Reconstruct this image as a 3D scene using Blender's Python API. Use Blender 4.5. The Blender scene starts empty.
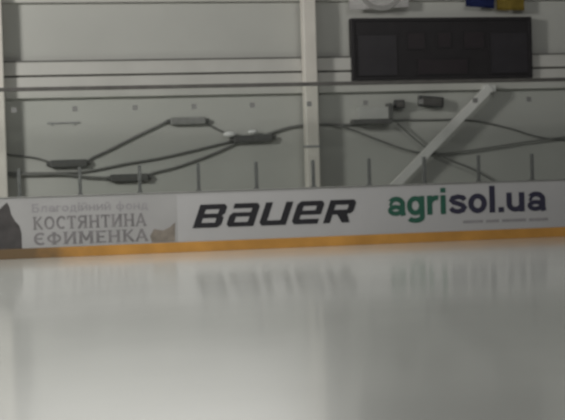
import bpy, bmesh, math, random
from mathutils import Vector, Matrix

random.seed(7)
S = bpy.context.scene
COL = S.collection
W, H = 565.0, 420.0
FPX = 1400.0                       # focal length in pixels of the 565 px frame
EYE = Vector((0.0, 0.0, 1.56))
YAW, PITCH, ROLL = math.radians(11.2), math.radians(1.92), math.radians(1.68)
YB = 25.2                          # ice side of the boards
YW = 27.3                          # face of the hall wall

# ------------------------------------------------------------------ camera
fwd = Vector((math.sin(YAW) * math.cos(PITCH), math.cos(YAW) * math.cos(PITCH), -math.sin(PITCH)))
rt = fwd.cross(Vector((0, 0, 1))).normalized()
up = rt.cross(fwd).normalized()
# roll: the far boards climb to the right in the picture
c_, s_ = math.cos(ROLL), math.sin(ROLL)
rt2 = rt * c_ - up * s_
up2 = up * c_ + rt * s_
cam_d = bpy.data.cameras.new('camera')
cam = bpy.data.objects.new('camera', cam_d)
COL.objects.link(cam)
M3 = Matrix((rt2, up2, -fwd)).transposed()
cam.matrix_world = Matrix.Translation(EYE) @ M3.to_4x4()
cam_d.sensor_width = 36.0
cam_d.lens = FPX / W * 36.0
cam_d.clip_end = 200
cam_d.dof.use_dof = True
cam_d.dof.focus_distance = 12.0
cam_d.dof.aperture_fstop = 2.3
S.camera = cam


def at(px, py, y):
    """point on the upright plane Y = y seen at a pixel of the 565x420 frame"""
    d = fwd + rt2 * ((px - W / 2) / FPX) + up2 * ((H / 2 - py) / FPX)
    t = (y - EYE.y) / d.y
    return EYE + d * t


# ------------------------------------------------------------------ materials
def mat(name, col, rough=0.6, var=0.0, scale=3.0, bump=0.0, bscale=20.0, metal=0.0, spec=0.5, stretch=(1, 1, 1)):
    m = bpy.data.materials.new(name)
    m.use_nodes = True
    nt = m.node_tree
    b = nt.nodes['Principled BSDF']
    b.inputs['Base Color'].default_value = (*col, 1)
    b.inputs['Roughness'].default_value = rough
    b.inputs['Metallic'].default_value = metal
    b.inputs['Specular IOR Level'].default_value = spec
    tc = nt.nodes.new('ShaderNodeTexCoord')
    mp = nt.nodes.new('ShaderNodeMapping')
    mp.inputs['Scale'].default_value = stretch
    nt.links.new(tc.outputs['Object'], mp.inputs['Vector'])
    if var:
        n = nt.nodes.new('ShaderNodeTexNoise')
        n.inputs['Scale'].default_value = scale
        n.inputs['Detail'].default_value = 4
        nt.links.new(mp.outputs['Vector'], n.inputs['Vector'])
        r = nt.nodes.new('ShaderNodeValToRGB')
        r.color_ramp.elements[0].position = 0.3
        r.color_ramp.elements[1].position = 0.7
        r.color_ramp.elements[0].color = (*[c * (1 - var) for c in col], 1)
        r.color_ramp.elements[1].color = (*[min(1, c * (1 + var)) for c in col], 1)
        nt.links.new(n.outputs['Fac'], r.inputs['Fac'])
        nt.links.new(r.outputs['Color'], b.inputs['Base Color'])
    if bump:
        n2 = nt.nodes.new('ShaderNodeTexNoise')
        n2.inputs['Scale'].default_value = bscale
        n2.inputs['Detail'].default_value = 3
        nt.links.new(mp.outputs['Vector'], n2.inputs['Vector'])
        bp = nt.nodes.new('ShaderNodeBump')
        bp.inputs['Strength'].default_value = bump
        bp.inputs['Distance'].default_value = 0.01
        nt.links.new(n2.outputs['Fac'], bp.inputs['Height'])
        nt.links.new(bp.outputs['Normal'], b.inputs['Normal'])
    return m


def ice_material():
    m = mat('ice', (0.50, 0.51, 0.485), 0.2, 0.05, 0.35, 0.0)
    nt = m.node_tree
    b = nt.nodes['Principled BSDF']
    b.inputs['IOR'].default_value = 1.31
    b.inputs['Coat Weight'].default_value = 0.8
    b.inputs['Coat IOR'].default_value = 1.31
    b.inputs['Coat Roughness'].default_value = 0.11
    tc = nt.nodes['Texture Coordinate']
    # skate-worn gloss: broad patches plus fine scratches
    n = nt.nodes.new('ShaderNodeTexNoise')
    n.inputs['Scale'].default_value = 0.5
    n.inputs['Detail'].default_value = 5
    nt.links.new(tc.outputs['Object'], n.inputs['Vector'])
    mr = nt.nodes.new('ShaderNodeMapRange')
    mr.inputs['To Min'].default_value = 0.27
    mr.inputs['To Max'].default_value = 0.36
    nt.links.new(n.outputs['Fac'], mr.inputs['Value'])
    nt.links.new(mr.outputs['Result'], b.inputs['Roughness'])
    mp = nt.nodes.new('ShaderNodeMapping')
    mp.inputs['Scale'].default_value = (0.25, 3.0, 1)
    mp.inputs['Rotation'].default_value = (0, 0, 0.05)
    nt.links.new(tc.outputs['Object'], mp.inputs['Vector'])
    n2 = nt.nodes.new('ShaderNodeTexNoise')
    n2.inputs['Scale'].default_value = 1.5
    n2.inputs['Detail'].default_value = 4
    nt.links.new(mp.outputs['Vector'], n2.inputs['Vector'])
    bp = nt.nodes.new('ShaderNodeBump')
    bp.inputs['Strength'].default_value = 0.10
    bp.inputs['Distance'].default_value = 0.01
    nt.links.new(n2.outputs['Fac'], bp.inputs['Height'])
    nt.links.new(bp.outputs['Normal'], b.inputs['Normal'])
    return m


def glass_material():
    m = bpy.data.materials.new('shield_glass')
    m.use_nodes = True
    nt = m.node_tree
    nt.nodes.clear()
    out = nt.nodes.new('ShaderNodeOutputMaterial')
    mx = nt.nodes.new('ShaderNodeMixShader')
    tr = nt.nodes.new('ShaderNodeBsdfTransparent')
    tr.inputs['Color'].default_value = (0.975, 0.985, 0.978, 1)
    gl = nt.nodes.new('ShaderNodeBsdfGlossy')
    gl.inputs['Roughness'].default_value = 0.05
    fr = nt.nodes.new('ShaderNodeFresnel')
    # same reflectance on both faces of the thin pane (no total internal reflection)
    ge = nt.nodes.new('ShaderNodeNewGeometry')
    mr = nt.nodes.new('ShaderNodeMapRange')
    mr.inputs['To Min'].default_value = 1.45
    mr.inputs['To Max'].default_value = 1.0 / 1.45
    nt.links.new(ge.outputs['Backfacing'], mr.inputs['Value'])
    nt.links.new(mr.outputs['Result'], fr.inputs['IOR'])
    nt.links.new(fr.outputs['Fac'], mx.inputs['Fac'])
    nt.links.new(tr.outputs['BSDF'], mx.inputs[1])
    nt.links.new(gl.outputs['BSDF'], mx.inputs[2])
    nt.links.new(mx.outputs['Shader'], out.inputs['Surface'])
    return m


M = {
    'ice': ice_material(),
    'glass': glass_material(),
    'wall': mat('wall_panel_paint', (0.50, 0.50, 0.47), 0.6, 0.04, 0.6, 0.05, 6),
    'girt': mat('girt_paint', (0.56, 0.55, 0.52), 0.5, 0.05, 1.5, 0.05, 9),
    'dark_strip': mat('dark_strip', (0.16, 0.155, 0.145), 0.6, 0.15, 4),
    'column': mat('column_paint', (0.70, 0.665, 0.61), 0.55, 0.06, 2.0, 0.1, 12),
    'brace': mat('brace_paint', (0.74, 0.73, 0.71), 0.5, 0.05, 3),
    'rail': mat('rail_metal', (0.09, 0.085, 0.08), 0.5, 0.2, 5),
    'post': mat('post_metal', (0.30, 0.30, 0.30), 0.5, 0.15, 8),
    'upright': mat('upright_metal', (0.15, 0.15, 0.15), 0.5, 0.15, 8),
    'clip': mat('clip_metal', (0.19, 0.19, 0.185), 0.5, 0.15, 8),
    'board': mat('board_plastic', (0.445, 0.44, 0.445), 0.4, 0.03, 1.2, 0.03, 5),
    'sheet': mat('advert_sheet', (0.37, 0.365, 0.365), 0.45, 0.05, 1.5),
    'cap': mat('board_cap', (0.22, 0.22, 0.21), 0.5, 0.1, 5),
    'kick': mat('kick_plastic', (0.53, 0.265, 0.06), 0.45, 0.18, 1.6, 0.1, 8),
    'black_print': mat('black_print', (0.022, 0.021, 0.026), 0.4, 0.1, 6),
    'green_print': mat('green_print', (0.026, 0.105, 0.072), 0.4, 0.1, 6),
    'navy_print': mat('navy_print', (0.035, 0.033, 0.06), 0.4, 0.1, 6),
    'faint_print': mat('faint_print', (0.29, 0.28, 0.29), 0.5, 0.1, 6),
    'grey_print': mat('grey_print', (0.20, 0.19, 0.195), 0.5, 0.25, 6),
    'dark_print': mat('dark_print', (0.06, 0.055, 0.055), 0.5, 0.35, 4),
    'brown_print': mat('brown_print', (0.23, 0.20, 0.17), 0.5, 0.3, 5),
    'black_box': mat('scoreboard_case', (0.017, 0.0145, 0.0165), 0.55, 0.15, 4),
    'screen': mat('display_tint', (0.030, 0.027, 0.031), 0.45, 0.1, 4),
    'screen_dim': mat('display_dim', (0.025, 0.019, 0.022), 0.45, 0.1, 4),
    'cable': mat('cable_rubber', (0.19, 0.19, 0.18), 0.6, 0.15, 8),
    'joint': mat('cable_box_plastic', (0.11, 0.11, 0.105), 0.5, 0.15, 8),
    'joint_pale': mat('cable_box_grey', (0.26, 0.26, 0.25), 0.5, 0.15, 8),
    'highlight_bead': mat('white_highlight', (0.85, 0.85, 0.84), 0.35, 0.04, 8),
    'speaker': mat('black_housing', (0.05, 0.05, 0.05), 0.6, 0.2, 8),
    'pale_box': mat('pale_enamel', (0.46, 0.46, 0.44), 0.5, 0.05, 5),
    'white_cloth': mat('white_cloth', (0.85, 0.83, 0.82), 0.8, 0.06, 5, 0.2, 10),
    'ring': mat('grey_emblem_print', (0.33, 0.32, 0.31), 0.8, 0.1, 6),
    'blue_cloth': mat('blue_cloth', (0.022, 0.036, 0.15), 0.8, 0.1, 6, 0.2, 10),
    'yellow_cloth': mat('yellow_cloth', (0.36, 0.26, 0.05), 0.8, 0.1, 6, 0.2, 10),
}


# left end of the kick strip mixed to dark brown, with a ragged edge
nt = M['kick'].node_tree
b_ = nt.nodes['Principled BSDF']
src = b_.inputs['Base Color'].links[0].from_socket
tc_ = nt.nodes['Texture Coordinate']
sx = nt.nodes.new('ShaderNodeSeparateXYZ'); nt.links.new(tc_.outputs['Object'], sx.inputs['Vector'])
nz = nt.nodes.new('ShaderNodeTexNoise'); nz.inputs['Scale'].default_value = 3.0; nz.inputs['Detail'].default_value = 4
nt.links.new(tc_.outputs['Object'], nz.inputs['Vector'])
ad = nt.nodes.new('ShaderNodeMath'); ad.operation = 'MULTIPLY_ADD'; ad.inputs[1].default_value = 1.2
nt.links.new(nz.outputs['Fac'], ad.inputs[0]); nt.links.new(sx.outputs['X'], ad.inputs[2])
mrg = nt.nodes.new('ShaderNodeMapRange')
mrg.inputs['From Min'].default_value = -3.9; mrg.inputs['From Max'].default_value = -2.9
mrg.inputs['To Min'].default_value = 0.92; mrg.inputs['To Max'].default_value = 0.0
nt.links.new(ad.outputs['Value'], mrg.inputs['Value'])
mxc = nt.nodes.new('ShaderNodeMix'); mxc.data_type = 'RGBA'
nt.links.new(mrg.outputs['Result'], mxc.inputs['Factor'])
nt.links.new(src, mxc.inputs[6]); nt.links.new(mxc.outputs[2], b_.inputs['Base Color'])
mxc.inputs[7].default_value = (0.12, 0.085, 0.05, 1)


# ------------------------------------------------------------------ mesh helpers
def link(name, bm, m, parent=None, origin=None, smooth=False):
    """bmesh (world coordinates) -> one object whose origin is at origin"""
    o3 = Vector(origin) if origin is not None else Vector((0, 0, 0))
    bm.transform(Matrix.Translation(-o3))
    bmesh.ops.recalc_face_normals(bm, faces=bm.faces)
    me = bpy.data.meshes.new(name)
    bm.to_mesh(me)
    bm.free()
    if smooth:
        for p in me.polygons:
            p.use_smooth = True
    me.materials.append(m)
    o = bpy.data.objects.new(name, me)
    COL.objects.link(o)
    if parent is not None:
        o.parent = parent
        pw, q = Vector((0, 0, 0)), parent
        while q is not None:
            pw = pw + q.location
            q = q.parent
        o.location = o3 - pw
    else:
        o.location = o3
    return o


def tag(o, label=None, cat=None, group=None, kind=None):
    if label: o['label'] = label
    if cat: o['category'] = cat
    if group: o['group'] = group
    if kind: o['kind'] = kind
    return o


def thing(name, loc, label, cat, group=None):
    o = bpy.data.objects.new(name, None)
    o.empty_display_size = 0.1
    COL.objects.link(o)
    o.location = loc
    return tag(o, label, cat, group)


def box(bm, x0, x1, y0, y1, z0, z1, bev=0.0):
    r = bmesh.ops.create_cube(bm, size=1.0)
    vs = r['verts']
    bmesh.ops.scale(bm, vec=(x1 - x0, y1 - y0, z1 - z0), verts=vs)
    bmesh.ops.translate(bm, vec=((x0 + x1) / 2, (y0 + y1) / 2, (z0 + z1) / 2), verts=vs)
    if bev:
        es = list({e for v in vs for e in v.link_edges})
        bmesh.ops.bevel(bm, geom=es, offset=bev, segments=2, affect='EDGES', profile=0.5)
    return bm


def bx(*a, **k):
    return box(bmesh.new(), *a, **k)


def smooth_line(pts, n=6):
    """Catmull-Rom through the points"""
    if len(pts) < 3:
        return [Vector(p) for p in pts]
    P = [Vector(p) for p in pts]
    P = [P[0] * 2 - P[1]] + P + [P[-1] * 2 - P[-2]]
    out = []
    for i in range(1, len(P) - 2):
        a, b, c, d = P[i - 1], P[i], P[i + 1], P[i + 2]
        for k in range(n):
            t = k / n
            out.append(0.5 * ((2 * b) + (c - a) * t + (2 * a - 5 * b + 4 * c - d) * t * t + (3 * b - a - 3 * c + d) * t ** 3))
    out.append(P[-2])
    return out


def tube(bm, pts, r, seg=8):
    rings = []
    n = len(pts)
    for i, p in enumerate(pts):
        t = (pts[min(i + 1, n - 1)] - pts[max(i - 1, 0)]).normalized()
        a = t.cross(Vector((0, 1, 0)))
        if a.length < 1e-4:
            a = t.cross(Vector((1, 0, 0)))
        a.normalize()
        b = t.cross(a).normalized()
        rings.append([bm.verts.new(p + a * (r * math.cos(2 * math.pi * k / seg)) + b * (r * math.sin(2 * math.pi * k / seg))) for k in range(seg)])
    for i in range(n - 1):
        for k in range(seg):
            bm.faces.new((rings[i][k], rings[i][(k + 1) % seg], rings[i + 1][(k + 1) % seg], rings[i + 1][k]))
    bm.faces.new(rings[0][::-1])
    bm.faces.new(rings[-1])
    return bm


def curve_to_bm(cu, mtx):
    o = bpy.data.objects.new('tmp_outline', cu)
    COL.objects.link(o)
    dg = bpy.context.evaluated_depsgraph_get()
    dg.update()
    me = bpy.data.meshes.new_from_object(o.evaluated_get(dg))
    bpy.data.objects.remove(o)
    bm = bmesh.new()
    bm.from_mesh(me)
    bpy.data.meshes.remove(me)
    return bm


def outline_bm(polys):
    """2D closed outlines (holes by even-odd) -> thin solid lettering in the XY plane"""
    cu = bpy.data.curves.new('tmp_outline', 'CURVE')
    cu.dimensions = '2D'
    cu.fill_mode = 'BOTH'
    cu.extrude = 0.5
    for p in polys:
        sp = cu.splines.new('POLY')
        sp.points.add(len(p) - 1)
        for q, (x, y) in zip(sp.points, p):
            q.co = (x, y, 0, 1)
        sp.use_cyclic_u = True
    return curve_to_bm(cu, None)


def on_board(bm, x0, x1, z0, z1, ylo=None, yhi=None, y=None, th=0.003):
    """stretch flat lettering to the span x0..x1, z0..z1 on the ice side of the boards"""
    y = YB if y is None else y
    xs = [v.co.x for v in bm.verts]
    ys = [v.co.y for v in bm.verts]
    a, b = min(xs), max(xs)
    c, d = (min(ys) if ylo is None else ylo), (max(ys) if yhi is None else yhi)
    for v in bm.verts:
        v.co = Vector((x0 + (v.co.x - a) / (b - a) * (x1 - x0), y - 0.0014 - th * (0.5 + v.co.z), z0 + (v.co.y - c) / (d - c) * (z1 - z0)))
    return bm


# ------------------------------------------------------------------ setting
tag(link('floor', bx(-22, 34, -6, YW + 0.2, -0.2, 0.0), M['ice']), kind='structure')
tag(link('wall_back', bx(-22, 34, YW, YW + 0.25, -0.2, 9.5), M['wall']), kind='structure')

YG = YW - 0.12
zA = at(282, 58.5, YG).z
zB = at(282, 72.2, YG).z
zC = at(282, 93.5, YG).z
tag(link('trim_1', bx(-22, 34, YG, YW + 0.01, zB + 0.02, zA, bev=0.01), M['girt']), kind='structure')
tag(link('trim_2', bx(-22, 34, YG, YW + 0.01, zC, zB - 0.02, bev=0.01), M['girt']), kind='structure')
tag(link('trim_3', bx(-22, 34, YG - 0.015, YW + 0.01, zA, zA + 0.028), M['dark_strip']), kind='structure')  # dark strip along the top edge of the upper girt
tag(link('trim_4', bx(-22, 34, YG + 0.06, YW + 0.01, zB - 0.02, zB + 0.02), M['dark_strip']), kind='structure')  # dark strip filling the gap between the girts
zT = at(200, 1.5, YG).z
tag(link('trim_5', bx(-22, 34, YG, YW + 0.01, zT, zT + 0.26, bev=0.01), M['girt']), kind='structure')


def column(px_right, px_y, width, depth, label):
    xr = at(px_right, px_y, YW - depth).x
    yf = YW - depth
    bm = bmesh.new()
    # box section leg with a bolted base plate and a collar where the girts meet it
    box(bm, xr - width, xr, yf, YW - 0.125, 0.0, 9.4, bev=0.025)
    box(bm, xr - width - 0.07, xr + 0.07, yf - 0.07, YW - 0.06, 0.0, 0.04)
    for sx in (-0.035, width + 0.035):
        for yy in (yf - 0.03, yf + 0.12):
            bmesh.ops.create_cone(bm, segments=6, radius1=0.018, radius2=0.018, depth=0.03, cap_ends=True,
                                  matrix=Matrix.Translation((xr - width + sx, yy, 0.055)))
    o = link('column', bm, M['column'], origin=(xr - width / 2, yf, 0))
    tag(o, label, 'column', kind='structure')
    return xr


XC = column(318.3, 90, 0.265, 0.40, 'pale painted steel column between the wall panels left of the scoreboard')
zs = at(310, 146.5, YW - 0.40).z
col_c = bpy.data.objects['column']
link('strap', bx(XC - 0.265 - .012, XC + .012, YW - .412, YW - .13, zs - .022, zs + .022, bev=0.004), M['post'], col_c, (XC, YW - .4, zs))['label'] = 'thin dark strap'
XL = column(4.5, 90, 0.265, 0.40, 'pale painted steel column at the left edge beside the cable run')

# ------------------------------------------------------------------ boards
zBT = at(282, 188.2, YB).z
zK = at(282, 238.3, YB).z
print('board top', zBT, 'kick top', zK, 'foot', at(282, 248, YB).z)
XB0, XB1 = -6.0, 17.0
bd = thing('rink_board', (5.0, YB + 0.06, 0.0), 'long white rink board with printed advertisements, yellow kick strip and dark cap', 'rink board')
link('board_panel', bx(XB0, XB1, YB, YB + 0.12, zK, zBT - 0.03, bev=0.006), M['board'], bd, (5, YB + .06, zK))
link('cap_rail', bx(XB0, XB1, YB - 0.012, YB + 0.16, zBT - 0.03, zBT, bev=0.01), M['cap'], bd, (5, YB + .06, zBT - .03))
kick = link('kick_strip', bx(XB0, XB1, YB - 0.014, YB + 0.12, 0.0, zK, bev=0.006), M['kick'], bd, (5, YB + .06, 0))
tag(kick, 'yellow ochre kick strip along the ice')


def span(xa, ya_base, ya_top, xb):
    """world span of a line of writing: left x, baseline and top at the left end, right x"""
    p0, p1 = at(xa, ya_base, YB), at(xa, ya_top, YB)
    return p0.x, at(xb, ya_base, YB).x, p0.z, p1.z


# heavy slanted capitals, drawn stroke by stroke
w, t, v = 1.17, 0.215, 0.30
G = {
    'B': [[(0, 0), (w - .14, 0), (w, .13), (w, .40), (w - .10, .50), (w, .60), (w, .87), (w - .14, 1), (0, 1)],
          [(v, t), (v, .41), (w - v, .41), (w - v, t)], [(v, .60), (v, 1 - t), (w - v, 1 - t), (w - v, .60)]],
    'A': [[(.12, 0), (w, 0), (w, .86), (w - .14, 1), (.06, 1), (.06, 1 - t), (w - v, 1 - t), (w - v, .61), (.12, .61), (0, .49), (0, .12)],
          [(v, t * .9), (v, .43), (w - v, .43), (w - v, t * .9)]],
    'U': [[(0, 1), (0, .14), (.14, 0), (w, 0), (w, 1), (w - v, 1), (w - v, t), (v, t), (v, 1)]],
    'E': [[(.14, 0), (w - .02, 0), (w - .02, t), (v, t), (v, .40), (w, .40), (w, .86), (w - .14, 1), (.14, 1), (0, .86), (0, .14)],
          [(v, .59), (v, 1 - t), (w - v, 1 - t), (w - v, .59)]],
    'R': [[(0, 0), (v, 0), (v, .36), (.50, .36), (w - v - .05, 0), (w, 0), (w - .24, .38), (w - .10, .40), (w, .50), (w, .86), (w - .14, 1), (0, 1)],
          [(v, .57), (v, 1 - t), (w - v, 1 - t), (w - v, .57)]],
}
polys = []
for i, ch in enumerate('BAUER'):
    for p in G[ch]:
        polys.append([(x + i * 1.385 + 0.36 * y, y) for x, y in p])
pa, pb = at(-70, 240, YB), at(178, 240, YB)
link('advert_sheet', bx(pa.x, pb.x, YB - 0.0012, YB + 0.002, zK + .004, zBT - .05), M['sheet'], bd, (pa.x, YB, zK))['label'] = 'pale grey printed advertisement sheet'
x0, x1, z0, z1 = span(192.5, 228.3, 205.0, 357)
link('black_lettering', on_board(outline_bm(polys), x0, x1, z0, z1), M['black_print'], bd, (x0, YB, z0))['label'] = 'heavy slanted black lettering'


def arc(cx, cy, rx, ry, a0, a1, n=14):
    return [(cx + rx * math.cos(math.radians(a0 + (a1 - a0) * k / n)), cy + ry * math.sin(math.radians(a0 + (a1 - a0) * k / n))) for k in range(n + 1)]


def ribbon(pts, th, closed=False):
    """outline(s) of a pen stroke of width th along the points"""
    n = len(pts)
    L, R = [], []
    for k in range(n):
        a = pts[(k - 1) % n] if closed or k > 0 else pts[k]
        b = pts[(k + 1) % n] if closed or k < n - 1 else pts[k]
        p = pts[k]
        d1 = Vector((p[0] - a[0], p[1] - a[1])); d2 = Vector((b[0] - p[0], b[1] - p[1]))
        if d1.length < 1e-9: d1 = d2
        if d2.length < 1e-9: d2 = d1
        d1.normalize(); d2.normalize()
        m = (d1 + d2).normalized()
        sc = 1.0 / max(0.5, m.dot(d1))
        nx, ny = -m.y * sc * th / 2, m.x * sc * th / 2
        L.append((p[0] + nx, p[1] + ny)); R.append((p[0] - nx, p[1] - ny))
    return [L, R] if closed else [L + R[::-1]]


def ring(cx, cy, rx, ry, th):
    return ribbon(arc(cx, cy, rx, ry, 0, 360, 28)[:-1], th, True)


def rect(x0, y0, x1, y1):
    return [[(x0, y0), (x1, y0), (x1, y1), (x0, y1)]]


T = 0.26
SANS = {
    'a': (0.97, [ribbon([(.10, .68)] + arc(.43, .60, .32, .275, 165, 0) + [(.75, .18), (.80, 0)], T), ring(.40, .29, .285, .175, .23)]),
    'g': (1.04, [ring(.44, .50, .31, .375, T), ribbon([(.78, 1.0), (.78, -.10)] + arc(.44, -.10, .34, .17, 0, -160), T)]),
    'r': (0.70, [rect(0, 0, .27, 1), ribbon(arc(.50, .50, .365, .375, 180, 75), T)]),
    'i': (0.40, [rect(0, 0, .27, 1), rect(0, 1.13, .27, 1.38)]),
    's': (0.92, [ribbon([(.76, .70), (.66, .83), (.43, .88), (.20, .82), (.14, .70), (.24, .59), (.44, .52), (.64, .44), (.73, .31), (.65, .18), (.43, .12), (.20, .17), (.09, .31)], .24)]),
    'o': (1.02, [ring(.45, .50, .32, .375, T)]),
    'l': (0.40, [rect(0, 0, .27, 1.38)]),
    '.': (0.42, [rect(.03, 0, .30, .27)]),
    'u': (1.02, [ribbon([(.135, 1), (.135, .42)] + arc(.44, .42, .305, .29, 180, 350), T), rect(.61, 0, .88, 1)]),
}
S_ = 0.17


def stem(x, y0=0.0, y1=1.0, lo=True, hi=True):
    r = [rect(x - S_ / 2, y0, x + S_ / 2, y1)]
    if lo: r.append(rect(x - .15, y0, x + .15, y0 + .07))
    if hi: r.append(rect(x - .15, y1 - .07, x + .15, y1))
    return r


SLAB = {
    'К': (0.80, stem(.15) + [ribbon([(.20, .47), (.62, 1)], .13), ribbon([(.30, .55), (.66, 0)], S_)]),
    'О': (0.86, [ring(.38, .5, .29, .43, S_)]),
    'С': (0.76, [ribbon(arc(.38, .5, .29, .43, 50, 310, 20), S_), rect(.54, .70, .64, .95)]),
    'Т': (0.74, stem(.34, hi=False) + [rect(.02, .87, .66, 1), rect(.02, .72, .10, 1), rect(.58, .72, .66, 1)]),
    'Я': (0.82, stem(.60) + [ribbon(arc(.36, .72, .24, .215, 90, 270), .15), rect(.34, .865, .6, 1), rect(.34, .43, .6, .57), ribbon([(.36, .47), (.08, 0)], S_)]),
    'Н': (0.88, stem(.15) + stem(.65) + [rect(.15, .44, .65, .57)]),
    'И': (0.90, stem(.15) + stem(.67) + [ribbon([(.18, .08), (.64, .92)], .13)]),
    'А': (0.84, [ribbon([(.06, 0), (.37, 1)], .12), ribbon([(.37, 1), (.68, 0)], S_), rect(.16, .26, .58, .38), rect(-.04, 0, .18, .07), rect(.55, 0, .80, .07)]),
    'Є': (0.76, [ribbon(arc(.40, .5, .31, .43, 50, 310, 20), S_), rect(.12, .44, .52, .57)]),
    'Ф': (0.98, stem(.45) + [ring(.45, .5, .35, .30, .14)]),
    'М': (1.02, stem(.15) + stem(.79) + [ribbon([(.17, .97), (.47, .25)], .14), ribbon([(.47, .25), (.77, .97)], .14)]),
    'Е': (0.74, stem(.15) + [rect(.15, 0, .64, .12), rect(.15, .44, .54, .56), rect(.15, .88, .64, 1)]),
}


def write(name, body, font, m, xa, yb, yt, xb, label, hi=1.0):
    bm = bmesh.new()
    x = 0.0
    for ch in body:
        adv, shapes = font[ch]
        for k, sh in enumerate(shapes):
            g = outline_bm([[(px + x, py) for px, py in poly] for poly in sh])
            for q in g.verts:              # each stroke lies a hair above the one before
                q.co.z += 0.14 * k
            me = bpy.data.meshes.new('tmp')
            g.to_mesh(me); g.free()
            bm.from_mesh(me)
            bpy.data.meshes.remove(me)
        x += adv
    x0, x1, z0, z1 = span(xa, yb, yt, xb)
    o = link(name, on_board(bm, x0, x1, z0, z1, 0.0, hi), m, bd, (x0, YB, z0))
    o['label'] = label
    return o


write('green_lettering', 'agri', SANS, M['green_print'], 388, 216.3, 197.0, 446, 'green lower-case lettering')
write('navy_lettering', 'sol.ua', SANS, M['navy_print'], 449, 214.2, 194.6, 546.5, 'dark navy lower-case lettering')
write('charity_lettering', 'КОСТЯНТИНА', SLAB, M['grey_print'], 33, 230.0, 217.0, 147, 'grey capital lettering, upper line')
write('charity_lettering', 'ЄФИМЕНКА', SLAB, M['grey_print'], 34, 245.3, 233.0, 149, 'grey capital lettering, lower line')
LOWER = {
    'Б': (1.12, [rect(0, 0, .24, 1.38), rect(.24, 1.18, .84, 1.38), ribbon([(.2, .75), (.55, .75)] + arc(.56, .42, .28, .32, 90, -90) + [(.2, .10)], .2)]),
    'л': (0.98, [ribbon([(.04, .10), (.16, .2), (.26, .9), (.70, .9)], .2), rect(.58, 0, .80, 1)]),
    'а': SANS['a'], 'о': SANS['o'],
    'г': (0.72, [rect(0, 0, .24, 1), rect(.24, .8, .62, 1)]),
    'д': (1.04, [ribbon([(.18, .1), (.30, .9), (.66, .9), (.66, .1)], .2), rect(0, -.25, .16, .1), rect(.16, -.02, .76, .18), rect(.74, -.25, .90, .1)]),
    'і': SANS['i'],
    'и': (1.0, [rect(0, 0, .22, 1), rect(.62, 0, .84, 1), ribbon([(.14, .12), (.70, .88)], .18)]),
    'й': (1.0, [rect(0, 0, .22, 1), rect(.62, 0, .84, 1), ribbon([(.14, .12), (.70, .88)], .18), ribbon(arc(.42, 1.34, .2, .16, 180, 360), .12)]),
    'н': (1.0, [rect(0, 0, .22, 1), rect(.62, 0, .84, 1), rect(.22, .4, .62, .6)]),
    'ф': (1.3, [rect(.48, -.3, .70, 1.38), ring(.59, .5, .44, .36, .2)]),
    ' ': (0.6, []),
}
write('charity_lettering', 'Благодійний', LOWER, M['faint_print'], 32, 212.6, 206.4, 111, 'faint grey small lettering, longer word')
write('charity_lettering', 'фонд', LOWER, M['faint_print'], 116, 210.0, 203.8, 148, 'faint grey small lettering, shorter word')

# the faint small line of print under the navy lettering: too soft to read, kept as word-long dashes
bm = bmesh.new()
xx = 463
for wl in (20, 13, 24, 19):
    p, q = at(xx, 224.5 - (xx - 463) * .034, YB), at(xx + wl, 220.0 - (xx - 463) * .034, YB)
    box(bm, p.x, q.x, YB - 0.003, YB + 0.002, p.z + .02, p.z + .075)
    xx += wl + 3
link('small_print', bm, M['faint_print'], bd, at(463, 224, YB))['label'] = 'faint grey line of small print'

# dark domed shape and brown patch printed on the left advertisement
pts = [(-14, 251), (-14, 214), (-6, 212), (0, 209), (4, 205), (7, 202.5), (9.5, 207), (11, 214), (15, 221), (19.5, 226), (21.5, 233), (22, 248.5)]
bm = outline_bm([[(at(a, b, YB).x, at(a, b, YB).z) for a, b in pts]])
for q in bm.verts:
    q.co = Vector((q.co.x, YB - 0.001 - 0.003 * (0.5 + q.co.z), max(q.co.y, zK + .005)))
link('dark_picture', bm, M['dark_print'], bd, at(5, 248, YB))['label'] = 'dark domed shape printed on the board'
pts = [(152, 242.5), (150, 236), (154, 229), (163, 230.5), (170, 227), (175, 222.5), (175, 241.6)]
bm = outline_bm([[(at(a, b, YB).x, at(a, b, YB).z) for a, b in pts]])
for q in bm.verts:
    q.co = Vector((q.co.x, YB - 0.0012 - 0.003 * (0.5 + q.co.z), max(q.co.y, zK + .005)))
link('brown_picture', bm, M['brown_print'], bd, at(160, 242, YB))['label'] = 'brown patch printed on the board'

# ------------------------------------------------------------------ glass shield
YGL = YB + 0.07
X0 = at(80.5, 194, YGL).x
X1 = at(533, 179, YGL).x
STEP = (X1 - X0) / 8
zR = at(282, 84.6, YGL).z          # centre of the dark top rail
print('glass top', zR, 'pane step', STEP, 'X0', X0, 'X1', X1)

pane_where = [
    'clear shield pane at the left edge, over the dark print',
    'clear shield pane over the start of the grey capital lettering',
    'clear shield pane over the second half of the grey capital lettering',
    'clear shield pane over the bare board left of the black lettering',
    'clear shield pane over the first two letters of the black lettering',
    'clear shield pane over the middle of the black lettering, left of the column',
    'clear shield pane over the end of the black lettering, right of the column',
    'clear shield pane over the start of the green lettering',
    'clear shield pane with the white diagonal brace behind it, over the first navy letters',
    'clear shield pane over the end of the navy lettering',
    'clear shield pane at the right edge, beyond the last letter',
]
post_where = [
    'short grey shield post at the foot of the left edge column',
    'short grey shield post under the leftmost cable box',
    'short grey shield post under the lower left cable box',
    'short grey shield post left of the black lettering',
    'short grey shield post above the second black letter',
    'short grey shield post in front of the central column',
    'short grey shield post under the pale wall box',
    'short grey shield post behind the green lettering, by the diagonal brace',
    'short grey shield post above the navy lettering, right of the diagonal brace',
    'short grey shield post above the last navy letter',
]
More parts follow.
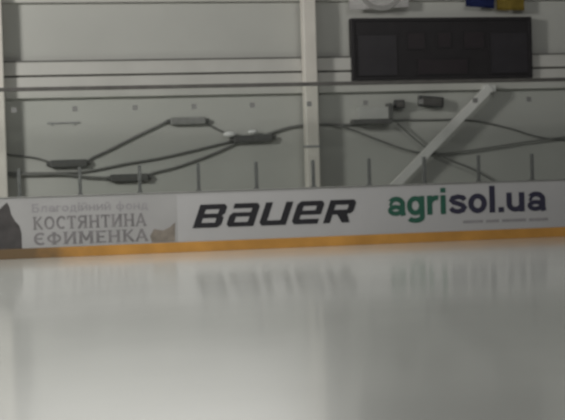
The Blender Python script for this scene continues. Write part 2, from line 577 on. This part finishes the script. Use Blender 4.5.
for i in range(-1, 10):
    xa, xb = X0 + STEP * (i - 0) , X0 + STEP * (i + 1)
    xa -= 0; k = i + 1
    lx, rx = xa - STEP + STEP, xb
    o = thing('glass_pane', ((xa + xb) / 2 - STEP, YGL, zBT), pane_where[k], 'glass pane', 'clear panes of the rink shield')
    ax, bx_ = xa - STEP + 0.002, xb - STEP - 0.002
    link('pane', bx(ax, bx_, YGL - 0.006, YGL + 0.006, zBT, zR - 0.036), M['glass'], o, ((ax + bx_) / 2, YGL, zBT))
    cz = at(282, 104.5, YGL).z
    bm = bmesh.new()
    box(bm, bx_ - 0.09, bx_ + 0.001, YGL - 0.02, YGL + 0.02, cz - 0.045, cz + 0.045, bev=0.006)
    link('clip', bm, M['clip'], o, (bx_, YGL, cz))
for k in range(10):
    x = X0 + STEP * (k - 1)
    o = thing('shield_post', (x, YGL, zBT), post_where[k], 'post', 'short posts holding the shield panes')
    bm = bmesh.new()
    box(bm, x - 0.03, x + 0.03, YGL + 0.012, YGL + 0.07, zBT, zBT + 0.50, bev=0.006)
    link('upright', bm, M['upright'], o, (x, YGL + .04, zBT))
    link('foot_plate', bx(x - 0.05, x + 0.05, YGL + 0.008, YGL + 0.085, zBT, zBT + 0.02), M['upright'], o, (x, YGL + .04, zBT))
rl = bmesh.new()
box(rl, XB0, XB1, YGL - 0.03, YGL + 0.03, zR - 0.035, zR + 0.035, bev=0.01)
tag(link('shield_rail', rl, M['rail'], origin=(5, YGL, zR)), 'long dark top rail running along the clear rink shield', 'rail')

# ------------------------------------------------------------------ scoreboard
YS = YW - 0.20
a = at(352.3, 80, YS); b = at(531.0, 17, YS)
zlo = at(440, 79.5, YS).z; zhi = at(440, 17.5, YS).z
sb = thing('scoreboard', ((a.x + b.x) / 2, YS, zlo), 'wide black unlit scoreboard on the wall beneath the blue and yellow flag', 'scoreboard')
link('case', bx(a.x, b.x, YS, YW - 0.02, zlo, zhi, bev=0.012), M['black_box'], sb, ((a.x + b.x) / 2, YS, zlo))
fr = bmesh.new()
fw = 0.07
for (p0, p1, q0, q1) in ((a.x, b.x, zhi - fw, zhi), (a.x, b.x, zlo, zlo + fw), (a.x, a.x + fw, zlo + fw, zhi - fw), (b.x - fw, b.x, zlo + fw, zhi - fw)):
    box(fr, p0, p1, YS - 0.03, YS + 0.005, q0, q1, bev=0.008)
link('bezel', fr, M['black_box'], sb, (a.x, YS, zlo))


def display(name, xa, ya, xb, yb, m, digits=''):
    p, q = at(xa, yb, YS), at(xb, ya, YS)
    o = link(name, bx(p.x, q.x, YS - 0.012, YS + 0.005, p.z, q.z, bev=0.004), m, sb, (p.x, YS, p.z))
    fb = bmesh.new()
    for (u0, u1, s0, s1) in ((p.x, q.x, p.z, p.z + .02), (p.x, q.x, q.z - .02, q.z), (p.x, p.x + .02, p.z + .02, q.z - .02), (q.x - .02, q.x, p.z + .02, q.z - .02)):
        box(fb, u0, u1, YS - 0.02, YS - 0.008, s0, s1)
    link('display_rim', fb, M['black_box'], o, (p.x, YS, p.z))
    return o


display('display', 358, 34, 397, 76.5, M['screen'])['label'] = 'large blank left display'
display('display', 490, 31.5, 527.5, 74, M['screen'])['label'] = 'large blank right display'
display('display', 407, 32, 425, 50, M['screen_dim'])
display('display', 437, 32, 451, 48, M['screen_dim'])
display('display', 463, 31, 484, 49, M['screen_dim'])
display('display', 417, 58, 468, 75, M['screen_dim'])
for x in (a.x + .35, b.x - .35):
    link('bracket', bx(x - .04, x + .04, YW - .09, YW - .001, zlo - .05, zlo + 0.02, bev=0.005), M['black_box'], sb, (x, YW, zlo))


# ------------------------------------------------------------------ banner and flag above the scoreboard
def cloth(bm, x0, x1, y, zlo_l, zlo_r, ztop, amp=0.012, waves=3.0, n=24, mrows=10, th=0.006):
    grid = []
    for j in range(mrows + 1):
        row = []
        for i in range(n + 1):
            s = i / n; tt = j / mrows
            zb = zlo_l + (zlo_r - zlo_l) * s
            yy = y + amp * (1 - 0.6 * tt) * math.sin(s * waves * 2 * math.pi + 0.6)
            row.append(bm.verts.new((x0 + (x1 - x0) * s, yy, zb + (ztop - zb) * tt)))
        grid.append(row)
    for j in range(mrows):
        for i in range(n):
            bm.faces.new((grid[j][i], grid[j][i + 1], grid[j + 1][i + 1], grid[j + 1][i]))
    r = bmesh.ops.solidify(bm, geom=bm.faces[:], thickness=th)
    return bm


YF = YW - 0.22
bl, brt = at(349, 10, YF), at(409, 8, YF)
zb0 = bl.z
ztop = zb0 + 1.05
bn = thing('hanging_banner', ((bl.x + brt.x) / 2, YF, zb0), 'white cloth banner with a grey ring emblem above the scoreboard', 'banner')
link('cloth', cloth(bmesh.new(), bl.x, brt.x, YF, bl.z, brt.z + .02, ztop, 0.01, 2), M['white_cloth'], bn, (bl.x, YF, zb0), smooth=True)
rg = bmesh.new()
cx, cz, R1, R0 = at(381, 0, YF).x, at(381, -13, YF).z, 0.47, 0.38
N = 48
rings = []
for k in range(N):
    c, s = math.cos(2 * math.pi * k / N), math.sin(2 * math.pi * k / N)
    rings.append([rg.verts.new((cx + r * c, yy, cz + r * s)) for r, yy in ((R0, YF - .022), (R1, YF - .022), (R1, YF - .006), (R0, YF - .006))])
for k in range(N):
    A, B = rings[k], rings[(k + 1) % N]
    for q in range(4):
        rg.faces.new((A[q], A[(q + 1) % 4], B[(q + 1) % 4], B[q]))
link('ring_emblem', rg, M['ring'], bn, (cx, YF, cz))
rod = tube(bmesh.new(), [Vector((bl.x - .08, YF, ztop)), Vector((brt.x + .08, YF, ztop))], 0.018)
for x in (bl.x - .05, brt.x + .05):
    tube(rod, [Vector((x, YF, ztop)), Vector((x, YW - .001, ztop))], 0.014)
link('hanging_rod', rod, M['post'], bn, (bl.x, YF, ztop))

f0, f1, f2, f3 = at(466, 8, YF), at(494.5, 8.5, YF), at(497, 10, YF), at(524.5, 10.5, YF)
ft = f0.z + 0.95
fg = thing('flag', ((f0.x + f3.x) / 2, YF, f0.z), 'blue and yellow flag hanging upright above the scoreboard', 'flag')
link('blue_band', cloth(bmesh.new(), f0.x, f1.x, YF, f0.z + .03, f1.z, ft, 0.012, 1.2), M['blue_cloth'], fg, f0, smooth=True)
link('yellow_band', cloth(bmesh.new(), f2.x, f3.x, YF, f2.z, f3.z, ft, 0.012, 1.2), M['yellow_cloth'], fg, f2, smooth=True)
rod = tube(bmesh.new(), [Vector((f0.x - .06, YF, ft)), Vector((f3.x + .06, YF, ft))], 0.018)
for x in (f0.x - .04, f3.x + .04):
    tube(rod, [Vector((x, YF, ft)), Vector((x, YW - .001, ft))], 0.014)
link('hanging_rod', rod, M['post'], fg, (f0.x, YF, ft))

# ------------------------------------------------------------------ diagonal brace
YD = YW - 0.25
p0, p1 = at(490, 87, YD), at(389.5, 191, YD)
d = (p0 - p1).normalized()
p1 = p1 - d * ((p1.z - 0.02) / d.z)            # runs on down to the floor behind the boards
n = d.cross(Vector((0, 1, 0))).normalized()
bm = bmesh.new()
hw, hd = 0.082, 0.055
L0, L1 = p1, p0
for (e0, e1, g0, g1) in ((-hw, hw, -hd, -hd + .02), (-hw, -hw + .02, -hd + .02, hd), (hw - .02, hw, -hd + .02, hd)):
    vs = []
    for P in (L0, L1):
        for (e, g) in ((e0, g0), (e1, g0), (e1, g1), (e0, g1)):
            vs.append(bm.verts.new(P + n * e + Vector((0, g, 0))))
    for f in ((0, 1, 2, 3), (7, 6, 5, 4), (0, 4, 5, 1), (1, 5, 6, 2), (2, 6, 7, 3), (3, 7, 4, 0)):
        bm.faces.new([vs[q] for q in f])
dbr = thing('diagonal_brace', (p1.x, YD, 0.0), 'white steel brace slanting down to the left beneath the scoreboard', 'brace')
link('beam', bm, M['brace'], dbr, p1)
link('wall_bracket', bx(p0.x - .12, p0.x + .12, YD - .02, YW - .001, p0.z - .10, p0.z + .04, bev=0.01), M['brace'], dbr, p0)

# ------------------------------------------------------------------ cables and boxes on the wall


def cable(pts, r, label, extra=0.04):
    P = [at(x, y, YW - extra) for x, y in pts]
    bm = tube(bmesh.new(), smooth_line(P), r * 0.85)
    o = link('cable', bm, M['cable'], origin=P[0], smooth=True)
    return tag(o, label, 'cable', 'cables strung along the wall')


cable([(-20, 150), (12, 155), (30, 157), (40, 159), (52, 163)], .022, 'short dark cable entering the leftmost cable box from the left edge column')
cable([(86, 163), (92, 158), (105, 152), (135, 137), (160, 125), (166, 122), (171, 121.5)], .028, 'cable climbing from the leftmost cable box to the pale upper box')
cable([(205, 122.5), (215, 128), (225, 133), (236, 138)], .022, 'short cable dropping from the pale upper box to the box with white highlights')
cable([(-20, 171), (12, 173), (50, 173), (85, 171.5), (125, 164), (160, 158), (200, 149), (238, 139.5)], .026, 'long cable rising gently from the left edge column to the box with white highlights')
cable([(-20, 175), (30, 174.5), (60, 174), (85, 176.5), (112, 178)], .024, 'low cable sagging into the lower left cable box', 0.09)
cable([(146, 177), (153, 173), (175, 167.5), (200, 159), (222, 150), (240, 141.5)], .026, 'cable rising from the lower left cable box to the box with white highlights')
cable([(258, 139), (272, 133), (288, 128), (303, 125.5), (322, 124.5), (340, 125), (362, 124), (372, 123)], .032, 'thick cable passing behind the central column to the pale wall box')
cable([(334, 125), (350, 129), (372, 137.5), (400, 148), (420, 152.5), (440, 154), (470, 150.5), (500, 146), (545, 139.5), (600, 135), (680, 139), (760, 133)], .020, 'cable dipping under the pale wall box and behind the diagonal brace', 0.09)
cable([(386, 121), (405, 120), (430, 120), (455, 119.5), (480, 121.5), (510, 128.5), (545, 138), (600, 140.5), (680, 133), (760, 138)], .020, 'straight cable leaving the pale wall box toward the right edge')
cable([(397, 123), (408, 133), (425, 147), (445, 158), (470, 168), (490, 179), (505, 187)], .022, 'dark cable falling steeply across behind the diagonal brace', 0.15)


def cable_box(x0, y0, x1, y1, m, label, glints=()):
    c0, c1 = at(x0, y0, YW), at(x1, y1, YW)
    ctr = (c0 + c1) / 2
    hh = abs(at(x0, (y0 + y1) / 2, YW).z - at(x0, (y0 + y1) / 2 + 7.4, YW).z) / 2
    L = (c1.x - c0.x) / 2
    ang = math.atan2(c1.z - c0.z, c1.x - c0.x)
    rot = Matrix.Translation(ctr) @ Matrix.Rotation(-ang, 4, 'Y')
    o = thing('cable_box', (ctr.x, YW, ctr.z), label, 'cable box', 'cable boxes on the wall')
    bm = bx(-L, L, -0.13, 0.004, -hh, hh, bev=0.02)
    bm.transform(rot)
    link('housing', bm, m, o, ctr)
    for s in (-1, 1):
        bm = tube(bmesh.new(), [Vector((s * (L - .02), -.06, 0)), Vector((s * (L + .07), -.06, 0))], 0.04, 10)
        bm.transform(rot)
        link('cable_gland', bm, M['joint'], o, rot @ Vector((s * L, -.06, 0)))
    for (px, py, r) in glints:  # bright highlights on the box modelled as white beads
        p = at(px, py, YW - .14)
        cb = bmesh.new()
        bmesh.ops.create_uvsphere(cb, u_segments=14, v_segments=8, radius=r)
        bmesh.ops.scale(cb, vec=(1.7, 1.0, 0.75), verts=cb.verts)
        bmesh.ops.translate(cb, vec=(p.x, YW - .12, p.z), verts=cb.verts)
        link('highlight_bead', cb, M['highlight_bead'], o, p, smooth=True)['label'] = 'small white bead standing for a highlight'
    return o


cable_box(50, 164, 87, 162.8, M['joint'], 'dark cable box leftmost on the wall')
cable_box(110, 178.2, 148, 177, M['joint'], 'dark cable box low on the wall above the grey lettering')
cable_box(170, 121.5, 205, 120.7, M['joint_pale'], 'paler grey cable box high on the wall above a rising cable')
cable_box(233, 139.7, 272, 137.8, M['joint'], 'dark cable box with two white highlight beads left of the central column', [(230, 134.2, .08), (253, 131.8, .06)])

# pale box with its shadow built as dark slabs, two black housings
c0, c1 = at(356, 124, YW), at(387.5, 107.5, YW)
zlo_, zhi_ = at(372, 123, YW).z, at(372, 107.5, YW).z
o = thing('wall_box', ((c0.x + c1.x) / 2, YW, zlo_), 'pale grey wall box with modelled shadow slabs, right of the central column', 'box')
link('body', bx(c0.x, c1.x - .05, YW - .26, YW - .001, zlo_ + .07, zhi_, bev=0.012), M['pale_box'], o, (c0.x, YW, zlo_))
link('under_shadow', bx(c0.x - .12, c1.x, YW - .28, YW - .001, zlo_ - .03, zlo_ + .07, bev=0.01), M['joint'], o, (c0.x, YW, zlo_))  # shadow under the box built as a dark slab
link('side_shadow', bx(c1.x - .05, c1.x + .03, YW - .28, YW - .001, zlo_ + .07, zhi_ + .07, bev=0.01), M['joint'], o, (c1.x, YW, zlo_))  # shadow at the right of the box built as an upright slab


def housing(xa, ya, xb, yb, depth, tilt, label):
    p, q = at(xa, yb, YW - depth), at(xb, ya, YW - depth)
    ctr = Vector(((p.x + q.x) / 2, YW - depth / 2, (p.z + q.z) / 2))
    L, h = (q.x - p.x) / 2, (q.z - p.z) / 2
    o = thing('black_housing', (ctr.x, YW, ctr.z), label, 'wall unit', 'black units on the wall under the scoreboard')
    rot = Matrix.Translation(ctr) @ Matrix.Rotation(tilt, 4, 'Y')
    bm = bx(-L, L, -depth / 2, depth / 2 - .04, -h, h, bev=0.02); bm.transform(rot)
    link('case', bm, M['speaker'], o, ctr)
    bm = bx(-L * .82, L * .82, -depth / 2 - .012, -depth / 2 + .01, -h * .75, h * .75, bev=0.006); bm.transform(rot)
    link('front_grille', bm, M['rail'], o, ctr)
    link('mount', bx(ctr.x - .04, ctr.x + .04, ctr.y, YW - .001, ctr.z - .04, ctr.z + .04), M['speaker'], o, ctr)


housing(395.5, 99.5, 405, 108.5, .18, 0.0, 'smaller of the two black wall units under the scoreboard')
housing(420, 96, 444, 107, .22, 0.10, 'larger tilted black wall unit under the scoreboard beside the diagonal brace')


p, q = at(47, 124, YW), at(80, 121.6, YW)
bar = thing('wall_ledge', ((p.x + q.x) / 2, YW, p.z), 'faint short grey ledge on the wall above the leftmost cable box', 'ledge')
link('ledge_board', bx(p.x, q.x, YW - .025, YW + .002, p.z, p.z + .03, bev=0.005), M['post'], bar, (p.x, YW, p.z))
for x in (p.x + .1, q.x - .1):
    link('ledge_support', bx(x - .015, x + .015, YW - .015, YW + .002, p.z - .04, p.z + .002), M['post'], bar, (x, YW, p.z))


# ------------------------------------------------------------------ light: unseen area lights over the ice, some added to lift brightness
def lamp(x, y, z, e, sx, sy, col=(1, 0.985, 0.94), aim=None):
    ld = bpy.data.lights.new('unseen_light', 'AREA')
    ld.shape = 'RECTANGLE'
    ld.size, ld.size_y = sx, sy
    ld.energy = e
    ld.color = col
    o = bpy.data.objects.new('unseen_light', ld)
    COL.objects.link(o)
    o.location = (x, y, z)
    if aim is not None:
        dv = Vector(aim) - o.location
        o.rotation_euler = dv.to_track_quat('-Z', 'Y').to_euler()
    return o


lamp(-9.0, 17.0, 7.2, 1270, 1.8, 2.6, aim=(4.5, 27.3, 3.0))
lamp(2.4, 24.0, 6.0, 430, 5.8, 1.0, aim=(2.4, 14.0, 0.0))  # added so its reflection brightens the ice left of the column
lamp(-1, 9, 8.0, 310, 5.0, 1.5)  # added overhead to brighten the ice
lamp(7.5, 15, 8.0, 140, 4.0, 1.5, aim=(8.0, 27.0, 2.0))  # fill added for the darker right side of the wall

wd = bpy.data.worlds.new('hall_air')
S.world = wd
wd.use_nodes = True
bg = wd.node_tree.nodes['Background']
bg.inputs['Color'].default_value = (0.95, 0.98, 1.0, 1)
bg.inputs['Strength'].default_value = 0.06

S.view_settings.view_transform = 'Standard'
S.view_settings.look = 'None'
S.view_settings.gamma = 1.0
S.view_settings.use_curve_mapping = False
S.view_settings.exposure = 0.0
S.cycles.use_denoising = True
S.cycles.max_bounces = 10
S.cycles.transparent_max_bounces = 16
